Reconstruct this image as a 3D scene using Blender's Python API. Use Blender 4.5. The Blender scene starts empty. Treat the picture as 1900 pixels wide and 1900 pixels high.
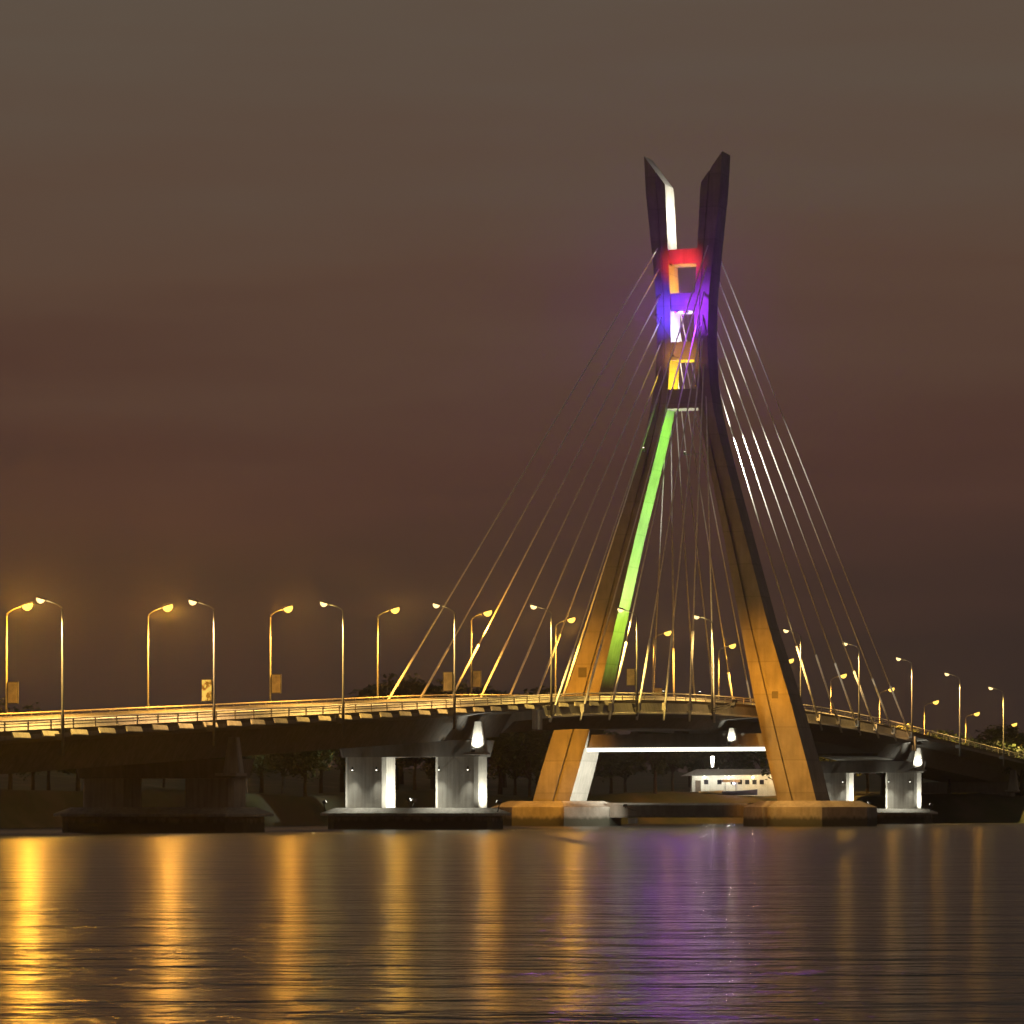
import bpy, math, random
from mathutils import Vector, Matrix
import numpy as np

random.seed(7)
scene = bpy.context.scene
COL = scene.collection

# ------------------------------------------------------------------ camera, sky, exposure
cam_d = bpy.data.cameras.new('camera'); cam = bpy.data.objects.new('camera', cam_d); COL.objects.link(cam)
cam.location = (0, 0, 2.0); cam.rotation_euler = (math.radians(90), 0, 0)
cam_d.sensor_width = 36; cam_d.lens = 135.5; cam_d.shift_y = 0.2916
cam_d.clip_start = 0.5; cam_d.clip_end = 5000
scene.camera = cam

world = bpy.data.worlds.new('World'); scene.world = world; world.use_nodes = True
wn = world.node_tree; wn.nodes.clear()
def N(nt, kind, **kw):
    n = nt.nodes.new(kind)
    for k, v in kw.items():
        if k.startswith('i_'):
            n.inputs[k[2:].replace('_', ' ')].default_value = v
        else:
            setattr(n, k, v)
    return n
def srgb(r, g, b):
    f = lambda c: (c/255/12.92) if c/255 <= .04045 else ((c/255+.055)/1.055)**2.4
    return (f(r), f(g), f(b), 1)
def ramp(nt, stops):
    n = nt.nodes.new('ShaderNodeValToRGB')
    e = n.color_ramp.elements
    while len(e) < len(stops): e.new(0.5)
    for el, (p, c) in zip(e, stops): el.position = p; el.color = c
    return n
# night sky: city-lit overcast, a little browner and darker toward the horizon, plus the last faint Nishita twilight
tc = N(wn, 'ShaderNodeTexCoord'); sep = N(wn, 'ShaderNodeSeparateXYZ')
wn.links.new(tc.outputs['Generated'], sep.inputs[0])
mp = N(wn, 'ShaderNodeMapping'); mp.inputs['Scale'].default_value = (3, 3, 26)
wn.links.new(tc.outputs['Generated'], mp.inputs[0])
nz = N(wn, 'ShaderNodeTexNoise', i_Scale=1.6, i_Detail=4.0, i_Roughness=.55); wn.links.new(mp.outputs[0], nz.inputs['Vector'])
wob = N(wn, 'ShaderNodeMath', operation='MULTIPLY_ADD'); wob.inputs[1].default_value = .09; wob.inputs[2].default_value = -.045
wn.links.new(nz.outputs['Fac'], wob.inputs[0])
el = N(wn, 'ShaderNodeMath', operation='ADD'); wn.links.new(sep.outputs['Z'], el.inputs[0]); wn.links.new(wob.outputs[0], el.inputs[1])
mr = N(wn, 'ShaderNodeMapRange'); mr.inputs['From Min'].default_value = 0; mr.inputs['From Max'].default_value = .25
wn.links.new(el.outputs[0], mr.inputs['Value'])
rp = ramp(wn, [(0, srgb(50, 40, 36)), (.2, srgb(56, 43, 38)), (.38, srgb(79, 54, 45)), (.56, srgb(90, 68, 55)), (.8, srgb(93, 80, 68)), (1, srgb(90, 81, 72))])
wn.links.new(mr.outputs[0], rp.inputs[0])
sky = N(wn, 'ShaderNodeTexSky', sky_type='NISHITA', sun_disc=False, sun_elevation=math.radians(-6), sun_rotation=math.radians(200))
b1 = N(wn, 'ShaderNodeBackground'); b1.inputs['Strength'].default_value = 1.0; wn.links.new(rp.outputs[0], b1.inputs[0])
b2 = N(wn, 'ShaderNodeBackground'); b2.inputs['Strength'].default_value = .05; wn.links.new(sky.outputs[0], b2.inputs[0])
ad = N(wn, 'ShaderNodeAddShader'); wn.links.new(b1.outputs[0], ad.inputs[0]); wn.links.new(b2.outputs[0], ad.inputs[1])
wo = N(wn, 'ShaderNodeOutputWorld'); wn.links.new(ad.outputs[0], wo.inputs['Surface'])

vs = scene.view_settings
vs.view_transform = 'Standard'; vs.look = 'None'; vs.gamma = 1; vs.use_curve_mapping = False; vs.exposure = 0.0
cy = scene.cycles
cy.use_denoising = True
try: cy.denoiser = 'OPENIMAGEDENOISE'
except Exception: pass
cy.max_bounces = 5; cy.diffuse_bounces = 2; cy.glossy_bounces = 3; cy.volume_bounces = 0; cy.transmission_bounces = 2
cy.sample_clamp_indirect = 4.0; cy.sample_clamp_direct = 0.0
cy.caustics_reflective = False; cy.caustics_refractive = False
HAZE = 0.00018

# ------------------------------------------------------------------ frame of the bridge
A = 0.35965; SA, CA = math.sin(A), math.cos(A)
PX, PY = 22.0, 500.0
def P(t, s, z): return Vector((PX + s*SA + t*CA, PY + s*CA - t*SA, z))
def D(s):                                    # road level
    q = abs(s)
    return 15.3 - (.000285*q*q if q < 80 else 1.824 + .0447*(q-80))

# ------------------------------------------------------------------ materials
def mat_principled(name):
    m = bpy.data.materials.new(name); m.use_nodes = True
    return m, m.node_tree, m.node_tree.nodes['Principled BSDF']
def make_concrete(name, base, dark, rough=.85, streak=.5, scale=1.0, bump=.25, joints=0, tide=0):
    m, nt, b = mat_principled(name)
    tcn = N(nt, 'ShaderNodeTexCoord')
    n1 = N(nt, 'ShaderNodeTexNoise', i_Scale=.35*scale, i_Detail=8.0, i_Roughness=.65); nt.links.new(tcn.outputs['Object'], n1.inputs['Vector'])
    mpn = N(nt, 'ShaderNodeMapping'); mpn.inputs['Scale'].default_value = (2.2*scale, 2.2*scale, .12*scale); nt.links.new(tcn.outputs['Object'], mpn.inputs[0])
    n2 = N(nt, 'ShaderNodeTexNoise', i_Scale=1.0, i_Detail=5.0); nt.links.new(mpn.outputs[0], n2.inputs['Vector'])
    mx = N(nt, 'ShaderNodeMix'); mx.data_type = 'FLOAT'; mx.inputs[0].default_value = streak
    nt.links.new(n1.outputs['Fac'], mx.inputs[2]); nt.links.new(n2.outputs['Fac'], mx.inputs[3])
    r = ramp(nt, [(.30, (*dark, 1)), (.62, (*base, 1))]); nt.links.new(mx.outputs[0], r.inputs[0])
    out = r.outputs[0]
    sx = N(nt, 'ShaderNodeSeparateXYZ'); nt.links.new(tcn.outputs['Object'], sx.inputs[0])
    def mixdark(fac, col):
        nonlocal out
        mm = N(nt, 'ShaderNodeMix'); mm.data_type = 'RGBA'; nt.links.new(fac, mm.inputs[0]); nt.links.new(out, mm.inputs[6]); mm.inputs[7].default_value = col; out = mm.outputs[2]
    if joints:
        dv = N(nt, 'ShaderNodeMath', operation='DIVIDE'); dv.inputs[1].default_value = joints; nt.links.new(sx.outputs[2], dv.inputs[0])
        fr = N(nt, 'ShaderNodeMath', operation='FRACT'); nt.links.new(dv.outputs[0], fr.inputs[0])
        lt = N(nt, 'ShaderNodeMath', operation='LESS_THAN'); lt.inputs[1].default_value = .04; nt.links.new(fr.outputs[0], lt.inputs[0])
        ml = N(nt, 'ShaderNodeMath', operation='MULTIPLY'); ml.inputs[1].default_value = .3; nt.links.new(lt.outputs[0], ml.inputs[0])
        mixdark(ml.outputs[0], tuple(c*.45 for c in dark) + (1,))
        fl = N(nt, 'ShaderNodeMath', operation='FLOOR'); nt.links.new(dv.outputs[0], fl.inputs[0])
        wn_ = N(nt, 'ShaderNodeTexWhiteNoise', noise_dimensions='1D'); nt.links.new(fl.outputs[0], wn_.inputs['W'])
        m2 = N(nt, 'ShaderNodeMath', operation='MULTIPLY'); m2.inputs[1].default_value = .3; nt.links.new(wn_.outputs[0], m2.inputs[0])
        mixdark(m2.outputs[0], tuple(dark) + (1,))
    if tide:
        ns = N(nt, 'ShaderNodeMath', operation='MULTIPLY_ADD'); ns.inputs[1].default_value = -1.1; nt.links.new(n2.outputs['Fac'], ns.inputs[0]); nt.links.new(sx.outputs[2], ns.inputs[2])
        rg = N(nt, 'ShaderNodeMapRange'); rg.inputs['From Min'].default_value = tide*.2; rg.inputs['From Max'].default_value = tide*.5; rg.inputs['To Min'].default_value = .9; rg.inputs['To Max'].default_value = 0
        nt.links.new(ns.outputs[0], rg.inputs['Value']); mixdark(rg.outputs[0], (.035, .04, .025, 1))
    nt.links.new(out, b.inputs['Base Color']); b.inputs['Roughness'].default_value = rough
    n3 = N(nt, 'ShaderNodeTexNoise', i_Scale=3.0*scale, i_Detail=8.0); nt.links.new(tcn.outputs['Object'], n3.inputs['Vector'])
    bp = N(nt, 'ShaderNodeBump', i_Strength=bump, i_Distance=.06); nt.links.new(n3.outputs['Fac'], bp.inputs['Height'])
    nt.links.new(bp.outputs[0], b.inputs['Normal'])
    return m
def make_metal(name, col, rough=.45, metallic=.6, var=.25):
    m, nt, b = mat_principled(name)
    tcn = N(nt, 'ShaderNodeTexCoord')
    n1 = N(nt, 'ShaderNodeTexNoise', i_Scale=2.0, i_Detail=5.0); nt.links.new(tcn.outputs['Object'], n1.inputs['Vector'])
    r = ramp(nt, [(.3, tuple(c*(1-var) for c in col)+(1,)), (.7, tuple(col)+(1,))]); nt.links.new(n1.outputs['Fac'], r.inputs[0])
    nt.links.new(r.outputs[0], b.inputs['Base Color']); b.inputs['Roughness'].default_value = rough; b.inputs['Metallic'].default_value = metallic
    return m
def make_emit(name, col, strength):
    m = bpy.data.materials.new(name); m.use_nodes = True; nt = m.node_tree; nt.nodes.clear()
    e = N(nt, 'ShaderNodeEmission'); e.inputs[0].default_value = (*col, 1); e.inputs[1].default_value = strength
    o = N(nt, 'ShaderNodeOutputMaterial'); nt.links.new(e.outputs[0], o.inputs[0])
    return m
def make_backlit(name):
    m, nt, b = mat_principled(name)
    tcn = N(nt, 'ShaderNodeTexCoord'); n1 = N(nt, 'ShaderNodeTexNoise', i_Scale=2.2, i_Detail=2.0); nt.links.new(tcn.outputs['Object'], n1.inputs['Vector'])
    r = ramp(nt, [(.42, (.30, .13, .01, 1)), (.55, (.95, .62, .12, 1))]); nt.links.new(n1.outputs['Fac'], r.inputs[0])
    nt.links.new(r.outputs[0], b.inputs['Base Color']); nt.links.new(r.outputs[0], b.inputs['Emission Color']); b.inputs['Emission Strength'].default_value = .8
    return m
SODIUM = (1.0, .45, .05); WARM = (1.0, .70, .34); WHITE = (1.0, .97, .80)
M = dict(
    pylon=make_concrete('pylon concrete', (.26, .245, .22), (.12, .112, .10), streak=.35, joints=4.2, bump=.5),
    cap=make_concrete('pile cap concrete', (.33, .31, .28), (.14, .13, .11), streak=.35, scale=1.0, bump=.5, tide=1.6),
    pier=make_concrete('pier concrete', (.38, .365, .33), (.20, .19, .165), streak=.6, scale=1.4, bump=.4),
    girder=make_concrete('girder concrete', (.20, .19, .175), (.11, .105, .095), streak=.6),
    parapet=make_concrete('parapet concrete', (.58, .55, .48), (.36, .34, .30), scale=2),
    asphalt=make_concrete('asphalt', (.06, .06, .06), (.04, .04, .04), streak=0, scale=4),
    kerb=make_concrete('painted kerb', (.72, .66, .46), (.42, .37, .24), scale=3, streak=.4),
    kerb_dark=make_concrete('black painted kerb', (.10, .085, .06), (.06, .052, .04), scale=3),
    steel=make_metal('galvanised steel', (.15, .148, .14), .5, .2),
    rail=make_metal('painted rail steel', (.72, .68, .60), .5, 0),
    cable=make_metal('cable sheath', (.74, .72, .69), .42, 0),
    pipe=make_metal('white protection pipe', (.78, .76, .71), .4, 0),
    dark=make_metal('dark housing', (.05, .05, .05), .5, .3),
    lens_far=make_emit('sodium lamp bowl', (1.0, .60, .10), 2.4),
    lens_near=make_emit('warm lamp bowl', (1.0, .70, .28), 2.5),
    flood_glass=make_emit('floodlight glass', WHITE, 6),
    sign=make_metal('sign face', (.75, .66, .40), .6, 0, .35),
    sign_lit=make_backlit('backlit sign face'),
    white=make_concrete('white render', (.78, .76, .70), (.60, .57, .50), scale=2, streak=.4),
    window=make_metal('dark glass', (.02, .02, .025), .12, 0),
    roof=make_metal('sheet roof', (.62, .60, .56), .5, .2),
    bluep=make_metal('blue boat paint', (.12, .15, .42), .4, 0),
    wood=make_metal('weathered wood', (.20, .15, .11), .8, 0, .5),
    bark=make_metal('bark', (.07, .055, .04), .9, 0, .5),
)
def make_leaf():
    m, nt, b = mat_principled('foliage')
    g = N(nt, 'ShaderNodeNewGeometry')
    r = ramp(nt, [(0, (.025, .045, .015, 1)), (1, (.075, .105, .035, 1))]); nt.links.new(g.outputs['Random Per Island'], r.inputs[0])
    nt.links.new(r.outputs[0], b.inputs['Base Color']); b.inputs['Roughness'].default_value = .7
    return m
M['leaf'] = make_leaf()
def make_ground():
    m, nt, b = mat_principled('bank earth and grass')
    tcn = N(nt, 'ShaderNodeTexCoord')
    n1 = N(nt, 'ShaderNodeTexNoise', i_Scale=.12, i_Detail=9.0); nt.links.new(tcn.outputs['Object'], n1.inputs['Vector'])
    r = ramp(nt, [(.35, (.05, .045, .03, 1)), (.5, (.04, .055, .02, 1)), (.7, (.11, .09, .06, 1))]); nt.links.new(n1.outputs['Fac'], r.inputs[0])
    nt.links.new(r.outputs[0], b.inputs['Base Color']); b.inputs['Roughness'].default_value = .95
    return m
M['ground'] = make_ground()
def make_water():
    m, nt, b = mat_principled('lagoon water')
    b.inputs['Base Color'].default_value = (.022, .021, .022, 1); b.inputs['Roughness'].default_value = .20; b.inputs['IOR'].default_value = 1.33; b.inputs['Specular IOR Level'].default_value = .34
    tcn = N(nt, 'ShaderNodeTexCoord')
    def layer(sx, sy, scale, detail, dist):
        mpn = N(nt, 'ShaderNodeMapping'); mpn.inputs['Scale'].default_value = (sx, sy, 1); nt.links.new(tcn.outputs['Object'], mpn.inputs[0])
        n = N(nt, 'ShaderNodeTexNoise', i_Scale=scale, i_Detail=detail, i_Roughness=.55, i_Distortion=.4); nt.links.new(mpn.outputs[0], n.inputs['Vector'])
        return n, dist
    prev = None
    for sx, sy, sc, de, st, di in ((.5, 1, .12, 2.0, 1.0, .6), (.5, 1, .45, 3.0, 1.0, .55), (.55, 1, 1.6, 4.0, 1.0, .17)):
        n, d = layer(sx, sy, sc, de, di)
        bp = N(nt, 'ShaderNodeBump'); bp.inputs['Strength'].default_value = st; bp.inputs['Distance'].default_value = d
        nt.links.new(n.outputs['Fac'], bp.inputs['Height'])
        if prev: nt.links.new(prev.outputs[0], bp.inputs['Normal'])
        prev = bp
    nt.links.new(prev.outputs[0], b.inputs['Normal'])
    return m
M['water'] = make_water()

for k in ('lens_near', 'lens_far', 'flood_glass'): M[k].cycles.emission_sampling = 'NONE'
# ------------------------------------------------------------------ mesh helpers
class MB:
    def __init__(self): self.v = []; self.f = []
    def add(self, vs, fs):
        o = len(self.v); self.v += [Vector(q) for q in vs]; self.f += [tuple(i+o for i in f) for f in fs]; return self
    def box(self, t0, t1, s0, s1, z0, z1, fn=P):
        vs = [fn(t, s, z) for z in (z0, z1) for t, s in ((t0, s0), (t1, s0), (t1, s1), (t0, s1))]
        return self.add(vs, [(3, 2, 1, 0), (4, 5, 6, 7), (0, 1, 5, 4), (1, 2, 6, 5), (2, 3, 7, 6), (3, 0, 4, 7)])
    def loft(self, rings, closed=True):
        n = len(rings[0]); vs = [p for r in rings for p in r]; fs = []
        for i in range(len(rings)-1):
            for j in range(n if closed else n-1):
                k = (j+1) % n
                fs.append((i*n+j, i*n+k, (i+1)*n+k, (i+1)*n+j))
        if closed:
            fs.append(tuple(range(n-1, -1, -1))); fs.append(tuple((len(rings)-1)*n+j for j in range(n)))
        return self.add(vs, fs)
    def tube(self, pts, rs, n=8):
        pts = [Vector(p) for p in pts]
        if not isinstance(rs, (list, tuple)): rs = [rs]*len(pts)
        rings = []
        for i, p in enumerate(pts):
            d = (pts[min(i+1, len(pts)-1)] - pts[max(i-1, 0)]).normalized()
            u = d.cross(Vector((0, 0, 1)) if abs(d.z) < .95 else Vector((1, 0, 0))).normalized(); w = d.cross(u)
            rings.append([p + (u*math.cos(2*math.pi*k/n) + w*math.sin(2*math.pi*k/n))*rs[i] for k in range(n)])
        return self.loft(rings)
    def obox(self, c, d, up, lx, ly, lz):        # box centred at c, local x along d
        c = Vector(c); d = Vector(d).normalized(); y = Vector(up).cross(d).normalized(); z = d.cross(y)
        vs = [c + d*(a*lx/2) + y*(b*ly/2) + z*(e*lz/2) for e in (-1, 1) for a, b in ((-1, -1), (1, -1), (1, 1), (-1, 1))]
        return self.add(vs, [(3, 2, 1, 0), (4, 5, 6, 7), (0, 1, 5, 4), (1, 2, 6, 5), (2, 3, 7, 6), (3, 0, 4, 7)])
    def mesh(self, name, mat, org=(0, 0, 0), smooth=False):
        o = Vector(org); me = bpy.data.meshes.new(name)
        me.from_pydata([q - o for q in self.v], [], self.f)
        import bmesh
        bm = bmesh.new(); bm.from_mesh(me); bmesh.ops.recalc_face_normals(bm, faces=bm.faces); bm.to_mesh(me); bm.free()
        me.materials.append(mat)
        if smooth:
            for p in me.polygons: p.use_smooth = True
        return me
    def build(self, name, mat, parent=None, smooth=False, org=None):
        root = parent
        while root is not None and root.parent is not None: root = root.parent
        o = org if org is not None else (root.location if root is not None else (0, 0, 0))
        ob = bpy.data.objects.new(name, self.mesh(name, mat, o, smooth)); COL.objects.link(ob)
        if parent is not None: ob.parent = parent
        elif org is not None: ob.location = org
        return ob
def thing(name, loc, label, cat, group=None):
    o = bpy.data.objects.new(name, None); COL.objects.link(o); o.location = loc
    o.empty_display_size = .5
    return tag(o, label, cat, group)
def tag(o, label, cat, group=None):
    o['label'] = label; o['category'] = cat
    if group: o['group'] = group
    return o
def copy_tree(o, parent=None):
    c = o.copy(); COL.objects.link(c); c.parent = parent
    for ch in list(o.children):
        copy_tree(ch, c)
    return c
def bevel(ob, w, seg=1):
    md = ob.modifiers.new('bevel', 'BEVEL'); md.width = w; md.segments = seg; md.limit_method = 'ANGLE'; md.angle_limit = math.radians(40)
    return ob
def ordinal(n): return ['first', 'second', 'third', 'fourth', 'fifth', 'sixth', 'seventh', 'eighth', 'ninth', 'tenth'][n]

_glass = {}
def flood(parent, pos, target, col, watts, cone=60, blend=.6, size=.35, post=None):
    """floodlight part: housing > lens, with its own spot lamp"""
    root = parent
    while root.parent is not None: root = root.parent
    p = P(*pos); q = P(*target); d = (q-p).normalized()
    up = Vector((0, 0, 1)) if abs(d.z) < .95 else Vector((1, 0, 0))
    h = MB(); h.obox(p - d*.22, d, up, .34, size*1.5, size)
    h.obox(p - d*.25 - Vector((0, 0, size*.7)), Vector((1, 0, 0)), Vector((0, 0, 1)), .12, .12, size)
    if post is not None: h.tube([p - d*.25 - Vector((0, 0, size*.7)), P(*post)], .06 if size > .17 else .03, 6)
    ho = h.build('floodlight', M['dark'], parent)
    if col not in _glass: _glass[col] = make_emit('floodlight glass', col, 5); _glass[col].cycles.emission_sampling = 'NONE'
    l = MB(); l.obox(p - d*.035, d, up, .03, size*1.3, size*.8); l.build('lens', _glass[col], ho)
    ld = bpy.data.lights.new('flood_beam', 'SPOT'); ld.energy = watts; ld.color = col; ld.spot_size = math.radians(cone); ld.spot_blend = blend
    ld.shadow_soft_size = .12
    lo = bpy.data.objects.new('flood_beam', ld); COL.objects.link(lo); lo.parent = root
    lo.location = p + d*.05 - Vector(root.location); lo.rotation_euler = d.to_track_quat('-Z', 'Y').to_euler()
    return ho

# ------------------------------------------------------------------ water and bank
w = MB(); w.add([(-380, -25, 0), (480, -25, 0), (480, 900, 0), (-380, 900, 0)], [(0, 1, 2, 3)])
water = w.build('water', M['water']); water['kind'] = 'structure'

def shore(x):
    pts = [(-390, 300), (-120, 390), (-60, 445), (-10, 560), (40, 600), (80, 630), (140, 655), (490, 700)]
    for (x0, y0), (x1, y1) in zip(pts, pts[1:]):
        if x <= x1: return y0 + (y1-y0)*(x-x0)/(x1-x0)
    return pts[-1][1]
def ground_z(x, y):
    d = y - shore(x)
    k = max(0, min(1, (d+4)/14)); k = k*k*(3-2*k)
    h = -.7 + 5.2*k + .35*math.sin(x*.11+y*.05)*k + .25*math.sin(x*.37-y*.21)*k
    if d > 40: h += min(6, (d-40)*.03)
    return h
g = MB(); xs = list(np.linspace(-385, 485, 150)); vs_ = []; fs_ = []
ds = [-8, -4, -1, 1, 3, 5, 7, 9, 11, 14, 20, 30, 50, 80, 120, 180, 260, 345]
for x in xs:
    for d in ds:
        y = shore(x) + d + (1.2*math.sin(x*.31) + .8*math.sin(x*.83) if d < 20 else 0)
        vs_.append((x, y, ground_z(x, y)))
nd = len(ds)
for i in range(len(xs)-1):
    for j in range(nd-1):
        fs_.append((i*nd+j, (i+1)*nd+j, (i+1)*nd+j+1, i*nd+j+1))
g.add(vs_, fs_); bank = g.build('ground', M['ground'], smooth=True); bank['kind'] = 'structure'

# ------------------------------------------------------------------ bridge deck
S0, S1, C0, C1 = -262.0, 400.0, -79.0, 79.0
deck = thing('bridge_deck', P(0, -262, 0), 'long gently arched concrete bridge deck carrying the road past the tall pylon', 'bridge deck')
def stations(a, b, step=4.0):
    n = max(1, round((b-a)/step)); return [a + (b-a)*i/n for i in range(n+1)]
def sweep(name, prof, a, b, mat, step=4.0, parent=deck):
    m = MB(); m.loft([[P(t, s, D(s)+z) for t, z in prof] for s in stations(a, b, step)]); return m.build(name, mat, parent)
box_prof = [(-9.6, -.05), (9.6, -.05), (9.6, -.42), (6.2, -.85), (4.6, -3.4), (-4.6, -3.4), (-6.2, -.85), (-9.6, -.42)]
mid_prof = [(-9.8, -.05), (9.8, -.05), (10.2, -1.35), (8.9, -1.5), (6.4, -1.7), (5.0, -3.0), (-5.0, -3.0), (-6.4, -1.7), (-8.9, -1.5), (-10.2, -1.35)]
for a, b, pr in ((S0, -216, box_prof), (-216, -154, box_prof), (-154, C0-.03, box_prof), (C0, C1, mid_prof), (C1+.03, 154, box_prof), (154, 216, box_prof), (216, S1, box_prof)):
    sweep('girder_span', pr, a+.03, b-.03, M['girder'])
sweep('road_surface', [(-7.4, -.046), (7.4, -.046), (7.4, -.02), (-7.4, -.02)], S0, S1, M['asphalt'])
for t in (-7.9, 7.9): sweep('footway', [(t-.5, -.046), (t+.5, -.046), (t+.5, .14), (t-.5, .14)], S0, S1, M['parapet'])
# road-side crash barriers and the median barrier
bar = [(-.46, 0), (.46, 0), (.12, .88), (-.12, .88)]
for t in (-7.1, 7.1): sweep('crash_barrier', [(t+u, v-.018) for u, v in bar], S0, S1, M['parapet'])
sweep('median_barrier', [(u, v-.018) for u, v in bar], S0, S1, M['parapet'])
# edge kerbs
for sg in (-1, 1):
    sweep('edge_kerb', [(sg*9.05, -.048), (sg*9.52, -.048), (sg*9.52, .32), (sg*9.05, .32)], S0, S1, M['kerb_dark'])
# pale painted kerb blocks on the near edge, alternating with bare gaps
blk = MB(); LF = lambda t, s, z: Vector((s*SA + t*CA, s*CA - t*SA, z))
blk.loft([[LF(9.525, s, -.30), LF(9.74, s, -.30), LF(9.73, s, -.24), LF(9.56, s, .16), LF(9.525, s, .16)] for s in (-1.45, 1.45)])
blk_me = blk.mesh('kerb_block', M['kerb'])
s = -200.0
while s < -56:
    if not (C0-2 < s < C0+2):
        o = bpy.data.objects.new('kerb_block', blk_me); COL.objects.link(o); o.parent = deck
        off = .30 if s > C0 else 0
        base = P(off, s, D(s) + (.02 if s > C0 else 0)); o.location = base - deck.location
        gr = (D(s+1)-D(s-1))/2
    s += 5.1
# pale fascia strips of the cable-stayed part
for sg in (-1, 1):
    sweep('fascia_strip', [(sg*10.10, -1.36), (sg*10.42, -1.36), (sg*10.36, -1.14), (sg*10.10, -1.12)], C0, C1, M['parapet'])
# railings
for sg in (-1, 1):
    for z, r in ((1.12, .09), (.86, .05), (.62, .05)):
        m = MB(); m.tube([P(sg*9.28, s, D(s)+z) for s in stations(S0, S1, 6)], r, 6); m.build('handrail', M['rail'], deck)
    m = MB()
    for s in stations(S0, S1, 4.0): m.box(sg*9.28-.05, sg*9.28+.05, s-.05, s+.05, D(s)+.32, D(s)+1.1)
    m.build('railing_posts', M['rail'], deck)['kind'] = 'stuff'
# expansion joint brackets where the approach meets the cable-stayed part
for s, n in ((C0-1.0, 1), (C1+1.0, 1)):
    for k in (0, 1.5):
        m = MB(); sg = -1 if s < 0 else 1
        m.box(9.62, 10.0, s+sg*k-.35, s+sg*k+.35, D(s)-2.6, D(s)-.44); m.build('joint_bracket', M['parapet'], deck)

# ------------------------------------------------------------------ piers
def octa(t0, t1, s0, s1, c, z):
    return [P(t0+c, s0, z), P(t1-c, s0, z), P(t1, s0+c, z), P(t1, s1-c, z), P(t1-c, s1, z), P(t0+c, s1, z), P(t0, s1-c, z), P(t0, s0+c, z)]
def make_pier(s0, label, lit):
    t = thing('bridge_pier', P(0, s0, 0), label, 'bridge pier', 'twin-column piers under the deck')
    m = MB(); m.loft([octa(-9.2, 9.2, s0-3.6, s0+3.6, 1.2, z) for z in (-1.0, 1.45)]); bevel(m.build('pile_cap', M['cap'], t), .08)
    m = MB(); m.loft([octa(-9.9, 9.9, s0-4.3, s0+4.3, 1.5, 1.452), octa(-9.9, 9.9, s0-4.3, s0+4.3, 1.5, 1.72), octa(-8.6, 8.6, s0-2.9, s0+2.9, 1.0, 2.30)])
    m.build('platform', M['pier'], t)
    zt = D(s0) - 5.2
    for a, b in ((-7.6, -2.85), (2.85, 7.75)):
        m = MB(); m.loft([octa(a, b, s0-1.65, s0+1.65, .38, z) for z in (2.302, zt)]); m.build('column', M['pier'], t)
    m = MB(); m.loft([octa(-7.9, 8.0, s0-1.9, s0+1.9, .3, zt+.002), octa(-8.3, 8.4, s0-2.1, s0+2.1, .3, D(s0)-3.45)]); m.build('crosshead', M['girder'], t)
    # block added at the crosshead's near end, tapered like the uplight's wedge of light
    m = MB(); m.loft([octa(7.45, 9.2, s0-3.1, s0-2.12, .1, zt+.45), octa(7.9, 8.75, s0-2.9, s0-2.12, .1, zt+3.7)]); m.build('light_wedge_block', M['pier'], t)
    m = MB(); m.box(7.3, 9.4, s0-4.4, s0-2.12, zt+.2, zt+.44); m.build('ledge', M['pier'], t)
    if lit:
        flood(t, (-.2, s0-.3, 3.2), (-2.9, s0, 4.2), WHITE, 3200*lit, 130, .8, post=(-.2, s0-.3, 2.28))
        flood(t, (.4, s0-2.3, 3.2), (2.9, s0-1.5, 4.2), WHITE, 1500*lit, 130, .8, post=(.4, s0-2.3, 2.2))
        flood(t, (9.5, s0-.2, 3.0), (7.9, s0, 4.0), WHITE, 1700*lit, 130, .8, post=(9.5, s0-.2, 1.72))
        flood(t, (-9.3, s0-2.6, 3.0), (-7.4, s0-1.5, 4.2), WHITE, 500*lit, 130, .8, post=(-9.3, s0-2.6, 1.7))
        for q in (-6.4, -3.6, 3.6, 6.9):
            flood(t, (q, s0-2.25, 6.3), (q, s0-3.3, 1.5), WHITE, 800*lit, 84, 1, size=.16, post=(q, s0-1.64, 6.2))
        flood(t, (8.3, s0-4.1, zt+.75), (8.3, s0-2.75, zt+2.3), WHITE, 1500*lit, 88, .8, size=.22)
    return t
make_pier(-92, 'floodlit pale pier with twin columns on a platform left of the pylon', 1.0)
make_pier(92, 'floodlit pale twin column pier right of the pylon, farther away', 1.1)
make_pier(-154, 'dark unlit pier on a long block under the left approach', 0)
make_pier(154, 'dark pier at the far right under the deck near the bank', 0)

# ------------------------------------------------------------------ pylon
pyl = thing('bridge_pylon', P(0, 0, 0), 'tall concrete pylon, legs crossing to a narrow lit waist and flaring at the tip', 'pylon')
ctrl = [  # z, inner half gap, outer half width, half depth along the road, lean
    (2.9, 14.2, 19.3, 3.3, -.15), (7, 13.05, 18.2, 3.2, -.1), (15.6, 10.8, 15.6, 2.75, 0), (26, 8.5, 12.2, 2.2, .1), (37, 6.1, 9.0, 2.0, .3),
    (46, 3.95, 6.35, 1.95, .5), (50, 3.0, 5.2, 1.95, .6), (53.5, 2.3, 4.35, 1.97, .65), (57, 1.85, 3.75, 2.0, .7), (62.4, 1.55, 3.4, 2.05, .75), (68, 1.65, 3.55, 2.0, .75),
    (74.5, 2.0, 4.2, 1.9, .75), (83.1, 2.4, 5.15, 1.8, .75), (86.9, 2.6, 5.6, 1.75, .75)]
cz = np.array([c[0] for c in ctrl])
def leg_at(z): return [float(np.interp(z, cz, [c[k] for c in ctrl])) for k in (1, 2, 3, 4)]
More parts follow.
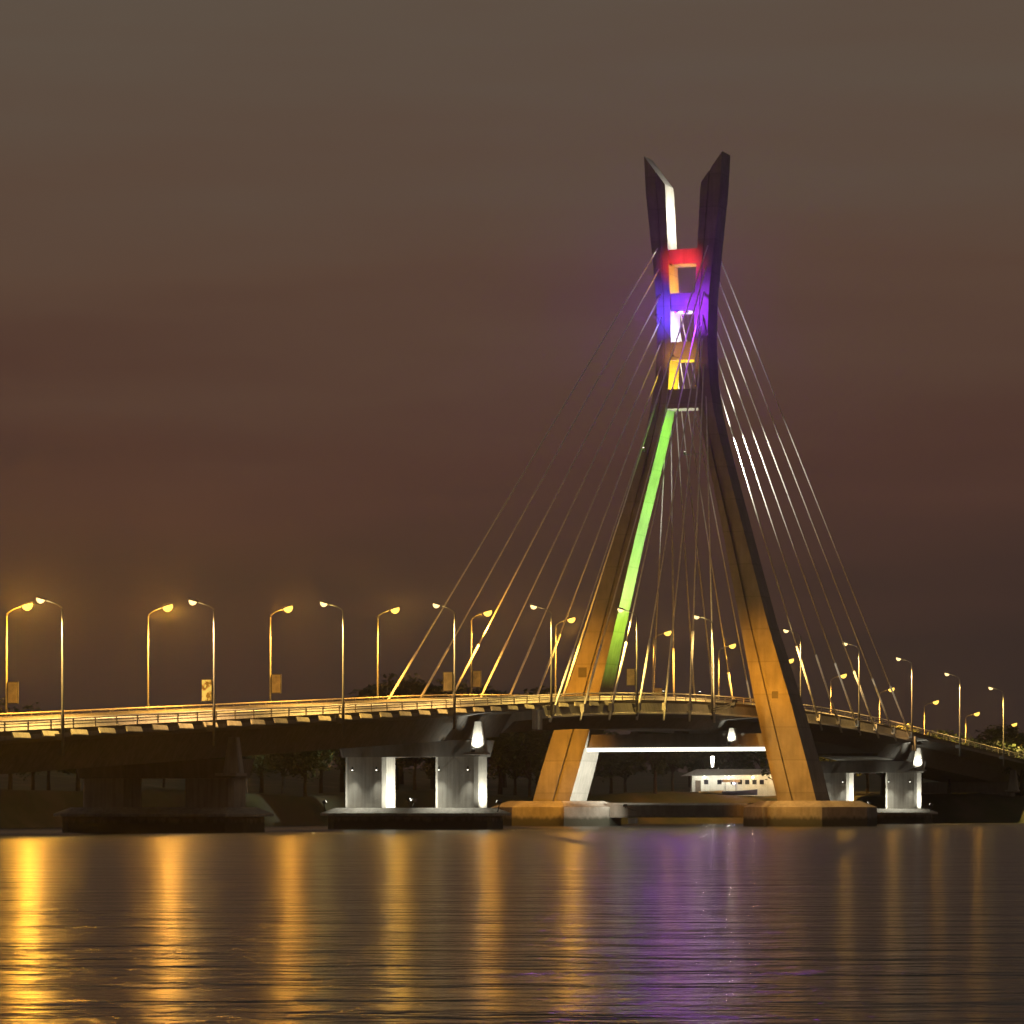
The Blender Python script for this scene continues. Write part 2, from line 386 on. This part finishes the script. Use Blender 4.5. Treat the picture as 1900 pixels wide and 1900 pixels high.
def leg(side):
    rings = []
    zs = sorted(set([2.9, 7, 12, 15.6, 20, 26, 32, 37, 42, 46, 48, 50, 51.8, 53.5, 55.2, 57, 59.5, 62.4, 65, 68, 71, 74.5, 78, 82]))
    def ring(z, top=None):
        i, o, h, ln = leg_at(z)
        if top: pass
        gw = .26 if z < 50 else .14; gd = .45 if z < 50 else .2
        gc = i + (o-i)*.42
        pts = []
        for (x, s) in ((i, -h), (gc-gw, -h), (gc-gw*.8, -h+gd), (gc+gw*.8, -h+gd), (gc+gw, -h), (o, -h), (o, h), (gc+gw, h), (gc+gw*.8, h-gd), (gc-gw*.8, h-gd), (gc-gw, h), (i, h)):
            zz = z
            if top is not None: zz = 83.1 + (86.9-83.1)*(x-i)/(o-i)
            pts.append(P(side*x + ln, s, zz))
        return pts
    for z in zs: rings.append(ring(z))
    rings.append(ring(84.5, top=1))
    m = MB(); m.loft(rings); return m.build('leg', M['pylon'], pyl)
leg_far = leg(-1); leg_near = leg(1)
# hatches on the legs
def front_plate(par, side, frac, z, w_, h_, mat, name, dep=.08):
    i, o, h, ln = leg_at(z); c = side*(i+(o-i)*frac)+ln
    m = MB(); m.box(c-w_/2, c+w_/2, -h-dep-.05, -h-.002, z-h_/2, z+h_/2); return m.build(name, mat, par)
front_plate(leg_far, -1, .68, 20.0, 1.1, 1.3, M['dark'], 'access_hatch', .06)
front_plate(leg_near, 1, .62, 16.8, .8, .9, M['dark'], 'access_hatch', .06)
# cross beams between the legs
for z0, z1 in ((72.7, 74.6), (66.6, 68.9), (60.3, 62.6), (54.0, 56.5)):
    i0, _, h0, l0 = leg_at(z0); i1, _, h1, l1 = leg_at(z1)
    h0 -= .25; h1 -= .25
    m = MB(); m.loft([[P(-i0+l0-.3, -h0, z0), P(i0+l0+.3, -h0, z0), P(i0+l0+.3, h0, z0), P(-i0+l0-.3, h0, z0)],
                      [P(-i1+l1-.3, -h1, z1), P(i1+l1+.3, -h1, z1), P(i1+l1+.3, h1, z1), P(-i1+l1-.3, h1, z1)]])
    m.build('crossbeam', M['pylon'], pyl)
# lower crossbeam under the deck with a sloped bottom edge
ia, _, ha, la = leg_at(10.0); ib = leg_at(11.8)[0]
m = MB(); m.loft([[P(-14, -2.0+.55, 9.75), P(14, -2.0+.55, 9.75), P(14, 2.0-.55, 9.75), P(-14, 2.0-.55, 9.75)],
                  [P(-13.8, -2.0, 10.2), P(13.8, -2.0, 10.2), P(13.8, 2.0, 10.2), P(-13.8, 2.0, 10.2)],
                  [P(-13, -2.0, 11.9), P(13, -2.0, 11.9), P(13, 2.0, 11.9), P(-13, 2.0, 11.9)]])
m.build('lower_crossbeam', M['pylon'], pyl)
for t in (-6, 0, 6):
    m = MB(); m.box(t-.6, t+.6, -1.2, 1.2, 11.902, D(0)-3.02); m.build('bearing_block', M['pylon'], pyl)
# pile caps and tie beam
for sd in (-1, 1):
    c = sd*17.3
    m = MB(); m.loft([octa(c-8.2, c+8.2, -7.0, 7.0, 4.6, z) for z in (-1.0, 2.45)] + [octa(c-6.2, c+6.2, -5.0, 5.0, 3.6, 3.25)])
    m.build('pile_cap', M['cap'], pyl)
m = MB(); m.loft([[P(t, s, z) for t, s in ((-9.6, -2.2), (9.6, -2.2), (9.6, 2.2), (-9.6, 2.2))] for z in (1.1, 2.7)] + [[P(t, s, 3.0) for t, s in ((-9.6, -1.7), (9.6, -1.7), (9.6, 1.7), (-9.6, 1.7))]])
m.build('tie_beam', M['cap'], pyl)
m = MB(); m.box(-6.3, -5.2, -3.1, -2.21, .3, 1.0); m.build('fender_block', M['white'], pyl)

# floodlights of the pylon
GREEN = (.30, 1.0, .05); LIME = (.56, 1.0, .07); RED = (1.0, .03, .02); ORANGE = (1.0, .42, .03); YELLOW = (1.0, .66, .02); BLUE = (.09, .04, 1.0); VIOLET = (.32, .03, 1.0); ICE = (.78, .72, 1.0)
for z in (25.0, 28, 31, 34.5, 39, 43, 46.5, 49.5, 52):
    i, o, h, ln = leg_at(z); i2, _, _, ln2 = leg_at(z)
    dist = 2*i
    flood(pyl, (i+ln-.5, 0, z), (-i2+ln2, 0, z), (GREEN if z > 33 else LIME), 74*dist*dist + 420, 2*math.degrees(math.atan(7/dist)) if dist > 6 else 90, 1, size=.3)
# white on the left ear
for z in (77.5, 80.5):
    i, o, h, ln = leg_at(z)
    flood(pyl, (i+ln-.4, 0, z), (-i+ln, 0, z), WHITE, 5200, 100, .6, size=.25)
# windows of the waist
for z, c, e in ((70.2, (1.0, .46, .015), 2400), (64.2, ICE, 4500), (57.6, YELLOW, 4200)):
    i, o, h, ln = leg_at(z)
    flood(pyl, (i+ln-.5, -.3, z-.6), (-i+ln, 0, z+.8), c, e, 150, .5, size=.25)
i, o, h, ln = leg_at(50.5)
flood(pyl, (.6, -.6, 48.5), (.5, -.4, 54), WHITE, 1500, 60, .6, size=.25, post=(3.0, -.6, 48.2))
# coloured floods on short brackets in front of the waist
flood(pyl, (.7, -6.2, 72.0), (.75, -1.8, 72.4), RED, 5200, 84, 1, size=.16, post=(.7, -1.7, 72.8))
flood(pyl, (-1.2, -6.6, 65.6), (-1.6, -2, 66.4), BLUE, 5200, 92, 1, size=.16, post=(-.6, -1.8, 62.4))
flood(pyl, (3.0, -6.6, 65.8), (3.1, -2, 66.8), VIOLET, 6500, 96, 1, size=.16, post=(2.0, -1.8, 62.4))
flood(pyl, (.7, -5.6, 60.4), (.7, -1.9, 60.6), ORANGE, 1300, 96, 1, size=.16, post=(.7, -1.9, 60.4))
# violet floods added to tint the water before the pylon
for q in (.1, 1.3): flood(pyl, (q, -2.9, 66.3), (q+60, -185, 10), (.42, .04, 1.0), 5400, 56, .8, size=.2, post=(q, -1.7, 66.65))
# sodium floods on the front faces of the legs
AMBER = (1.0, .36, .015)
for sd in (-1, 1):
    z0 = D(20)
    flood(pyl, (sd*13.5, -20, z0+.4), (sd*13.6, -3, 19.5), AMBER, 34000 if sd > 0 else 31000, 54, 1, size=.4, post=(sd*10.0, -19, z0-.6))
    flood(pyl, (sd*13.5, -20.5, z0-.2), (sd*16.5, -3, 7.0), AMBER, 21000, 60, 1, size=.4, post=(sd*10.0, -19, z0-.8))
# white floods behind and before the legs that catch the upper cables
PINK = (1.0, .62, .66)
i, o, h, ln = leg_at(49)
for sd in (1, -1):
    flood(pyl, (sd*(o-.6)+ln, h+1.1, 49), (sd*4.6, h+7.5, 68), WHITE, 16000, 56, .9, size=.3, post=(sd*(o-.6)+ln, h-.05, 48.6))
    if sd < 0: flood(pyl, (sd*(o-.6)+ln, -h-1.1, 49), (sd*4.6, -h-8.5, 68), PINK, 4000, 44, .9, size=.3, post=(sd*(o-.6)+ln, -h+.05, 48.6))
flood(pyl, (i+.8, h+1.2, 50), (8.0, h+34, 40), WHITE, 60000, 64, 1, size=.3, post=(i+.8, h-.05, 49.7))  # added flood that brightens the right cables farther down
for sg in (-1, 1): flood(pyl, (sg*2.0, sg*1.5, D(0)+2.2), (sg*4.0, 0, 50), WHITE, 30000, 64, 1, size=.3, post=(sg*2.0, sg*1.5, D(0)-.02))  # added deck floods that brighten the cables between the legs
# white below the deck
i, o, h, ln = leg_at(6.0)
flood(pyl, (i-.6, -1, 6.0), (-i, 0, 6.9), WHITE, 110000, 30, .7, size=.4)
flood(pyl, (-5.5, -7, 2.6), (-10.0, -5.0, 1.6), WHITE, 1500, 110, .8, size=.3, post=(-5.5, -2.25, 2.0))
# light strip along the sloped lower edge of the crossbeam, and an added block shaped as a wedge of light
m = MB(); m.loft([[P(q, -2.04, 10.14), P(q, -1.55, 9.72), P(q, -1.60, 9.66), P(q, -2.09, 10.08)] for q in (-13.2, 13.2)]); m.build('light_strip', make_emit('strip light', WHITE, 2.6), pyl)
m = MB(); m.loft([octa(6.9, 8.5, -3.0, -2.02, .1, 10.5), octa(7.3, 8.0, -2.8, -2.02, .1, 12.6)]); m.build('light_wedge_block', M['pier'], pyl)
m = MB(); m.box(6.7, 8.7, -4.0, -2.02, 10.25, 10.48); m.build('ledge', M['pier'], pyl)
flood(pyl, (7.7, -3.8, 10.8), (7.7, -2.7, 11.9), WHITE, 800, 84, .8, size=.2)
# ------------------------------------------------------------------ stay cables
tops = [55.6, 59.6, 63.0, 66.0, 69.0, 72.2, 74.9]
for side, sname in ((1, 'near'), (-1, 'far')):
    for dirn, dname in ((-1, 'left'), (1, 'right')):
        for k in range(7):
            s = dirn*(18.6 + 9.75*k)
            i, o, h, ln = leg_at(tops[k])
            top = P(side*(i+(o-i)*.62)+ln, dirn*(h-.15), tops[k])
            foot = P(side*10.32, s, D(s)-.8)
            d = (top-foot).normalized()
            lab = f'{ordinal(k)} stay cable out from the pylon on the {dname} side, {sname} plane of cables'
            c = thing('stay_cable', foot, lab, 'stay cable', 'stay cables fanning from the pylon')
            L = (top-foot).length
            m = MB(); m.tube([foot + d*11.45, top], .09, 8); m.build('sheath', M['cable'], c, smooth=True)
            m = MB(); m.tube([foot - d*1.6, foot + d*11.5], .14, 8); m.build('anchor_pipe', M['pipe'], c, smooth=True)
            m = MB(); m.obox(foot + Vector((0, 0, .35)), P(1, 0, 0)-P(0, 0, 0), (0, 0, 1), .5, .6, .9); m.build('anchor_block', M['parapet'], c)

# ------------------------------------------------------------------ street lamps
def make_lamp(lens_mat, col, watts, big):
    r = bpy.data.objects.new('street_lamp', None); COL.objects.link(r)
    m = MB(); m.tube([(0, 0, -1.9), (0, 0, 1.4), (0, 0, 1.5), (0, 0, 10.0)], [.15, .15, .11, .075], 8); m.build('pole', M['steel'], r, smooth=True)
    m = MB(); m.obox((.36, 0, -.35), (1, 0, 0), (0, 0, 1), .62, .4, .5); m.build('bracket', M['steel'], r)
    pts = [(0, 0, 9.98), (.12, 0, 10.25), (.55, 0, 10.52), (1.5, 0, 10.82)]
    m = MB(); m.tube(pts, [.06, .055, .05, .045], 6); m.build('arm', M['steel'], r, smooth=True)
    th = math.radians(16); ux = Vector((math.cos(th), 0, math.sin(th))); uz = Vector((-math.sin(th), 0, math.cos(th))); uy = Vector((0, 1, 0))
    c = Vector((2.0, 0, 10.98))
    m = MB(); rings = []
    for x, wy, zt in ((-.6, .06, .06), (-.44, .17, .12), (0, .26, .17), (.44, .22, .13), (.6, .09, .06)):
        rings.append([c + ux*x + uy*(wy*math.cos(q)) + uz*(zt*max(0, math.sin(q)) - (.02 if math.sin(q) < 0 else 0)) for q in [2*math.pi*k/12 for k in range(12)]])
    m.loft(rings); hd = m.build('lamp_head', M['steel'], r, smooth=True)
    m = MB(); rings = []
    for k in range(7):
        ph = math.pi*k/6; x = -.40*big*math.cos(ph); q = max(.02, math.sin(ph))
        rings.append([c + ux*(x+.04) + uy*(.27*big*q*math.cos(2*math.pi*j/12)) + uz*(-.03 - (.42*big*q*(0 if math.sin(2*math.pi*j/12) > 0 else -math.sin(2*math.pi*j/12)))) for j in range(12)])
    m.loft(rings); m.build('lamp_bowl', lens_mat, hd, smooth=True)
    ld = bpy.data.lights.new('lamp_glow', 'POINT'); ld.energy = watts*.26; ld.color = col; ld.shadow_soft_size = .11
    lo = bpy.data.objects.new('lamp_glow', ld); COL.objects.link(lo); lo.parent = r; lo.location = c - uz*(.48*big+.12) + ux*.06
    ld = bpy.data.lights.new('lamp_beam', 'SPOT'); ld.energy = 32000 if watts < 9000 else watts*1.7; ld.color = (1.0, .58, .18) if watts < 9000 else col; ld.shadow_soft_size = .15; ld.spot_size = math.radians(136); ld.spot_blend = .7
    lo = bpy.data.objects.new('lamp_beam', ld); COL.objects.link(lo); lo.parent = r; lo.location = c - uz*(.48*big+.14) + ux*.06
    return r
proto = {1: make_lamp(M['lens_near'], WARM, 5200, .95), -1: make_lamp(M['lens_far'], SODIUM, 17000, 1.35)}
used = {1: False, -1: False}
lamps = {}
for side, dirn, cnt in ((1, -1, 8), (-1, -1, 7), (1, 1, 6), (-1, 1, 8)):
    for j in range(cnt):
        s = dirn*(19.5 + 29.12*j)
        o = proto[side] if not used[side] else copy_tree(proto[side]); used[side] = True
        o.location = P(side*10.35, s, D(s)); o.rotation_euler = (random.uniform(-.006, .006), random.uniform(-.006, .006), ((math.pi - A) if side > 0 else -A) + random.uniform(-.05, .05))
        o.name = 'street_lamp'
        tone = 'near parapet with a pale warm light' if side > 0 else 'far parapet with an orange light'
        tag(o, f'{ordinal(j)} street lamp {"left" if dirn < 0 else "right"} of the pylon, on the {tone}', 'street lamp', 'street lamps along the bridge')
        lamps[(side, dirn, j)] = s
        for ch in o.children:                      # every lamp burns a little differently
            if ch.type == 'LIGHT':
                ch.data = ch.data.copy(); k = random.uniform(.8, 1.2)
                if ch.data.type == 'POINT':      # glow lowered to the right and along the near parapet, to thin water streaks
                    k *= (.7, .8, 1.0, 1.3, 1.8, 3.2, 1.5)[j] if (side, dirn) == (-1, -1) else (.45 if dirn < 0 else .16)
                ch.data.energy *= k; cc = ch.data.color; ch.data.color = (cc[0], cc[1]*random.uniform(.92, 1.1), cc[2]*random.uniform(.7, 1.3))

# ------------------------------------------------------------------ banner signs on lamp posts
bl = MB(); bl.box(-.5, .5, -.06, .06, -.95, .95, lambda t, s, z: Vector((t*CA + s*SA, -t*SA + s*CA, z)))
for side, dirn, j, sgn, lab in ((1, -1, 5, -1, 'bright yellow banner box on the near lamp post farthest left but one'), (1, -1, 3, -1, 'banner box on the near lamp post beside the leftmost cables'),
        (-1, -1, 1, 1, 'banner box on the far lamp post among the left cables'), (-1, -1, 5, 1, 'banner box on the lamp post at the left picture edge'),
        (-1, -1, 3, 1, 'banner box on the far lamp post in the middle of the left approach'), (1, -1, 1, -1, 'banner box just right of the far pylon leg'), (-1, 1, 0, 1, 'small low banner box between the pylon legs')):
    s = lamps[(side, dirn, j)]
    c = P(side*10.35 + sgn*.68, s, D(s)+3.0 - (.6 if dirn > 0 else 0))
    b = thing('banner_sign', c, lab, 'banner sign', 'banner boxes on lamp posts')
    fr = MB(); fr.box(-.54, .54, -.09, .09, -1.0, 1.0, lambda t, s_, z: c + Vector((t*CA + s_*SA, -t*SA + s_*CA, z))); fr.build('frame', M['steel'], b)
    pn = MB(); pn.box(-.46, .46, -.115, .115, -.92, .92, lambda t, s_, z: c + Vector((t*CA + s_*SA, -t*SA + s_*CA, z))); pn.build('panel', M['sign_lit'] if 'bright' in lab else M['sign'], b)
    br = MB()
    for dz in (-.8, .8): br.tube([c + Vector((0, 0, dz)) - (P(sgn*.5, 0, 0)-P(0, 0, 0)), c + Vector((0, 0, dz)) - (P(sgn*.68, 0, 0)-P(0, 0, 0))], .035, 6)
    br.build('bracket', M['steel'], b)

# ------------------------------------------------------------------ trees on the far bank
def crown_mesh(seed, n=2600):
    rnd = random.Random(seed); m = MB()
    clumps = []
    for _ in range(26):
        a = rnd.uniform(0, 2*math.pi); r = rnd.uniform(.1, 1)**.6*4.2; z = rnd.uniform(4.2, 10.2) - .12*r*r*.5
        clumps.append((r*math.cos(a), r*math.sin(a), z, rnd.uniform(.9, 1.9)))
    for i in range(n):
        x, y, z, q = rnd.choice(clumps)
        d = Vector((rnd.gauss(0, 1), rnd.gauss(0, 1), rnd.gauss(0, .75))).normalized() * q*rnd.uniform(.5, 1.08)
        c = Vector((x, y, z)) + d
        u = Vector((rnd.gauss(0, 1), rnd.gauss(0, 1), rnd.gauss(0, .6))).normalized(); v = u.orthogonal().normalized()
        l = rnd.uniform(.22, .42)
        m.add([c - u*l, c + v*l*.55, c + u*l, c - v*l*.55], [(0, 1, 2, 3)])
    me = bpy.data.meshes.new('crown'); me.from_pydata(m.v, [], m.f); me.materials.append(M['leaf']); return me
def trunk_mesh(seed):
    rnd = random.Random(seed+50); m = MB(); m.tube([(0, 0, -.5), (.1, 0, 2), (-.05, .1, 4.2), (.1, 0, 7)], [.34, .26, .2, .08], 7)
    for k in range(5):
        a = rnd.uniform(0, 6.28); m.tube([(0, 0, rnd.uniform(2.8, 4.5)), (1.4*math.cos(a), 1.4*math.sin(a), 5.2), (2.8*math.cos(a), 2.8*math.sin(a), rnd.uniform(6.5, 8))], [.13, .1, .04], 5)
    return m.mesh('trunk', M['bark'])
crowns = [crown_mesh(i) for i in range(4)]; trunks = [trunk_mesh(i) for i in range(4)]
def tree(x, y, sc, label, group):
    k = random.randrange(4)
    t = thing('bank_tree', (x, y, ground_z(x, y)-.1), label, 'tree', group)
    t.rotation_euler = (0, 0, random.uniform(0, 6.28)); t.scale = (sc*random.uniform(.9, 1.2),)*2 + (sc,)
    for nm, me in (('trunk', trunks[k]), ('crown', crowns[k])):
        o = bpy.data.objects.new(nm, me); COL.objects.link(o); o.parent = t
for i in range(58):
    px = -90 + i*36 + random.uniform(-10, 10)
    x0 = 0; y = 600
    for _ in range(6):
        x0 = (px-950)/7150*y; y = shore(x0) + 12 + (i % 3)*9 + random.uniform(-3, 3)
    if 1270 < px < 1460: y += 62; x0 = (px-950)/7150*y
    tree(x0, y, random.uniform(.75, 1.15), 'dark bushy tree standing in the row along the far bank', 'dark trees in the row along the far bank')
for k, (px, yt, dy) in enumerate(((690, 1262, 0), (745, 1245, 10), (805, 1246, -6), (868, 1252, 8), (935, 1262, 0), (1000, 1268, 10), (1045, 1280, -4), (1880, 1335, 30), (1838, 1365, 40))):
    x0, y = 0, 660
    for _ in range(6):
        x0 = (px-950)/7150*y; y = max(640, shore(x0)+45) + dy
    h = (1504-yt)*y/7150 + 2 - ground_z(x0, y)
    wh = ordinal(k if k < 7 else k-7) + ' from the left, ' + ('left of the pylon') if px < 1500 else ['outermost one ', 'inner one '][k-7] + 'at the right picture edge'
    wh0 = 'left of the pylon' if px < 1500 else 'at the right picture edge'
    tree(x0, y, h/11.2, f'tall broad tree rising dark above the deck, {wh}', f'tall trees above the deck {wh0}')

# ------------------------------------------------------------------ bank buildings, lamp, boats
def W(t, s, z): return Vector((t, s, z))
bx, by = 36.8, 642.0; bz = 5.0
h_ = thing('bank_building', (bx, by, bz), 'long low white building with a row of small dark windows behind the pylon', 'building')
m = MB(); m.box(bx-7, bx+8, by-3, by+3, bz-1.5, bz+3.0, W); m.build('wall', M['white'], h_)
m = MB(); m.add([(bx-8.6, by-3.6, bz+2.75), (bx+8.6, by-3.6, bz+3.02), (bx+8.6, by+3.6, bz+3.02), (bx-8.6, by+3.6, bz+2.75), (bx-6, by-1.0, bz+3.9), (bx+8.6, by-1.0, bz+3.9), (bx+8.6, by+1, bz+3.9), (bx-6, by+1, bz+3.9)],
    [(3, 2, 1, 0), (4, 5, 6, 7), (0, 1, 5, 4), (1, 2, 6, 5), (2, 3, 7, 6), (3, 0, 4, 7)]); m.build('roof', M['roof'], h_)
for x in (-4.6, -2.4, -.2, 1.0, 2.2, 3.4, 4.6):
    m = MB(); m.box(bx+x-.35, bx+x+.35, by-3.03, by-2.99, bz+1.35, bz+2.1, W); wo_ = m.build('window', M['window'], h_)
    f = MB(); f.box(bx+x-.45, bx+x+.45, by-3.09, by-3.0, bz+1.24, bz+1.34, W); f.build('sill', M['white'], wo_)
m = MB(); m.box(bx-6.4, bx-5.5, by-3.06, by-2.99, bz-.2, bz+2.0, W); m.build('door', M['wood'], h_)
def wall_lamp(par, p, col, watts, r=.12):
    root = par
    while root.parent is not None: root = root.parent
    m = MB(); rings = [[Vector(p) + Vector((math.cos(2*math.pi*j/10)*r*math.sin(a), math.sin(2*math.pi*j/10)*r*math.sin(a), r*math.cos(a))) for j in range(10)] for a in (.15, .8, 1.57, 2.3, 3.0)]
    m.loft(rings); o = m.build('lamp_globe', make_emit('lamp globe', col, watts), par, smooth=True)
    return o
for x in (-5, -1, 3, 7): wall_lamp(h_, (bx+x, by-5.2, bz+2.5), WARM if x > 0 else WHITE, 600)
m = MB()
for x in (-5, -1, 3, 7): m.tube([(bx+x, by-3.0, bz+2.75), (bx+x, by-5.2, bz+2.7)], .04, 5)
m.build('lamp_bracket', M['steel'], h_)

hx, hy_ = -42.6, 478.0
hz = ground_z(hx, hy_)
h2 = thing('waterside_hut', (hx, hy_, hz), 'small pale hut with a white lamp on the dark bank under the left approach', 'hut')
m = MB(); m.box(hx-1.2, hx+2.6, hy_-1.2, hy_+1.4, hz-1, hz+2.0, W); m.build('wall', M['white'], h2)
m = MB(); m.add([(hx-1.6, hy_-1.7, hz+1.95), (hx+3, hy_-1.7, hz+1.95), (hx+3, hy_+1.8, hz+2.25), (hx-1.6, hy_+1.8, hz+2.25), (hx-1.6, hy_-1.7, hz+2.05), (hx+3, hy_-1.7, hz+2.05), (hx+3, hy_+1.8, hz+2.4), (hx-1.6, hy_+1.8, hz+2.4)],
    [(3, 2, 1, 0), (4, 5, 6, 7), (0, 1, 5, 4), (1, 2, 6, 5), (2, 3, 7, 6), (3, 0, 4, 7)]); m.build('roof', M['roof'], h2)
m = MB(); m.box(hx+.9, hx+1.7, hy_-1.25, hy_-1.19, hz, hz+1.8, W); m.build('door', M['wood'], h2)
wall_lamp(h2, (hx-.9, hy_-1.9, hz+1.4), WHITE, 30, .13)

lx, ly = 33.6, 646.0; lz = ground_z(lx, ly)
lp = thing('yard_lamp', (lx, ly, lz), 'slim lamp post with a tall white lantern above the white building', 'lamp post')
m = MB(); m.tube([(lx, ly, lz-.3), (lx, ly, 9.3)], [.09, .06], 6); m.build('pole', M['steel'], lp)
m = MB(); m.loft([[Vector((lx+math.cos(q)*r, ly+math.sin(q)*r, z)) for q in [2*math.pi*k/8 for k in range(8)]] for z, r in ((9.3, .1), (9.6, .2), (10.9, .3), (11.1, .28))]); m.build('lantern', make_emit('lantern glass', (1, .92, .8), 14), lp)
m = MB(); m.loft([[Vector((lx+math.cos(q)*r, ly+math.sin(q)*r, z)) for q in [2*math.pi*k/8 for k in range(8)]] for z, r in ((11.102, .38), (11.35, .08))]); m.build('cap', M['dark'], lp)

def boat(x, y, z, L, yaw, hull, label, cabin=True):
    t = thing('moored_boat', (x, y, z), label, 'boat')
    c, s_ = math.cos(yaw), math.sin(yaw)
    def F(u, v, q): return Vector((x + u*c - v*s_, y + u*s_ + v*c, z + q))
    rings = []
    for k in range(9):
        q = k/8; u = -L/2 + L*q; wd = L*.13*(1-.95*max(0, (q-.45)/.55)**2); sh = .12*L*(.75 + .45*q*q)
        rings.append([F(u, -wd, sh), F(u, -wd*.8, sh*.45), F(u, -wd*.25, 0), F(u, wd*.25, 0), F(u, wd*.8, sh*.45), F(u, wd, sh), F(u, wd*.86, sh-.06), F(u, wd*.5, sh*.4), F(u, -wd*.5, sh*.4), F(u, -wd*.86, sh-.06)])
    m = MB(); m.loft(rings); m.build('hull', hull, t)
    m = MB()
    for k in (.25, .5): m.add([F(-L/2+L*k, -L*.11, L*.09), F(-L/2+L*k+.3, -L*.11, L*.09), F(-L/2+L*k+.3, L*.11, L*.09), F(-L/2+L*k, L*.11, L*.09), F(-L/2+L*k, -L*.11, L*.1), F(-L/2+L*k+.3, -L*.11, L*.1), F(-L/2+L*k+.3, L*.11, L*.1), F(-L/2+L*k, L*.11, L*.1)], [(3, 2, 1, 0), (4, 5, 6, 7), (0, 1, 5, 4), (1, 2, 6, 5), (2, 3, 7, 6), (3, 0, 4, 7)])
    m.build('thwart', M['wood'], t)
    if cabin:
        for u in (-.3, -.02):
            for v in (-.1, .1):
                m = MB(); m.tube([F(L*u, L*v, L*.1), F(L*u, L*v, L*.33)], .035, 5); m.build('canopy_post', M['steel'], t)
        m = MB(); rings = [[F(L*u, L*.14*math.cos(q), L*.32 + L*.05*math.sin(q)) for q in np.linspace(0, math.pi, 7)] + [F(L*u, L*.14*math.cos(q), L*.32 + L*.05*math.sin(q) - .04) for q in np.linspace(math.pi, 0, 7)] for u in (-.36, .06)]
        m.loft(rings); m.build('canopy', M['white'], t)
    return t
b1 = boat(35.4, 606.5, ground_z(35.4, 606.5)+.05, 6.5, .1, M['bluep'], 'blue open boat with a lit pale canopy drawn up on the bank behind the pylon')
wall_lamp(b1, (34.9, 606.5, ground_z(35.4, 606.5)+1.9), (.55, .55, 1.0), 160, .12)  # bluish lamp added to brighten the boat and its canopy
boat(31.4, 605.0, ground_z(31.4, 605)+.05, 4.2, .4, M['white'], 'small white boat on the bank beside the blue canopied boat', False)

# ------------------------------------------------------------------ thin haze added for halos round the lamps
hz_ = MB(); hz_.box(-395, 495, -30, 1085, -1.7, 93, W)
hm = bpy.data.materials.new('haze'); hm.use_nodes = True; nt = hm.node_tree; nt.nodes.clear()
pv = N(nt, 'ShaderNodeVolumePrincipled'); pv.inputs['Color'].default_value = (.9, .88, .86, 1); pv.inputs['Density'].default_value = HAZE; pv.inputs['Anisotropy'].default_value = .94
oo = N(nt, 'ShaderNodeOutputMaterial'); nt.links.new(pv.outputs[0], oo.inputs['Volume'])
if HAZE > 0:
    haze = hz_.build('haze', hm); haze['kind'] = 'stuff'
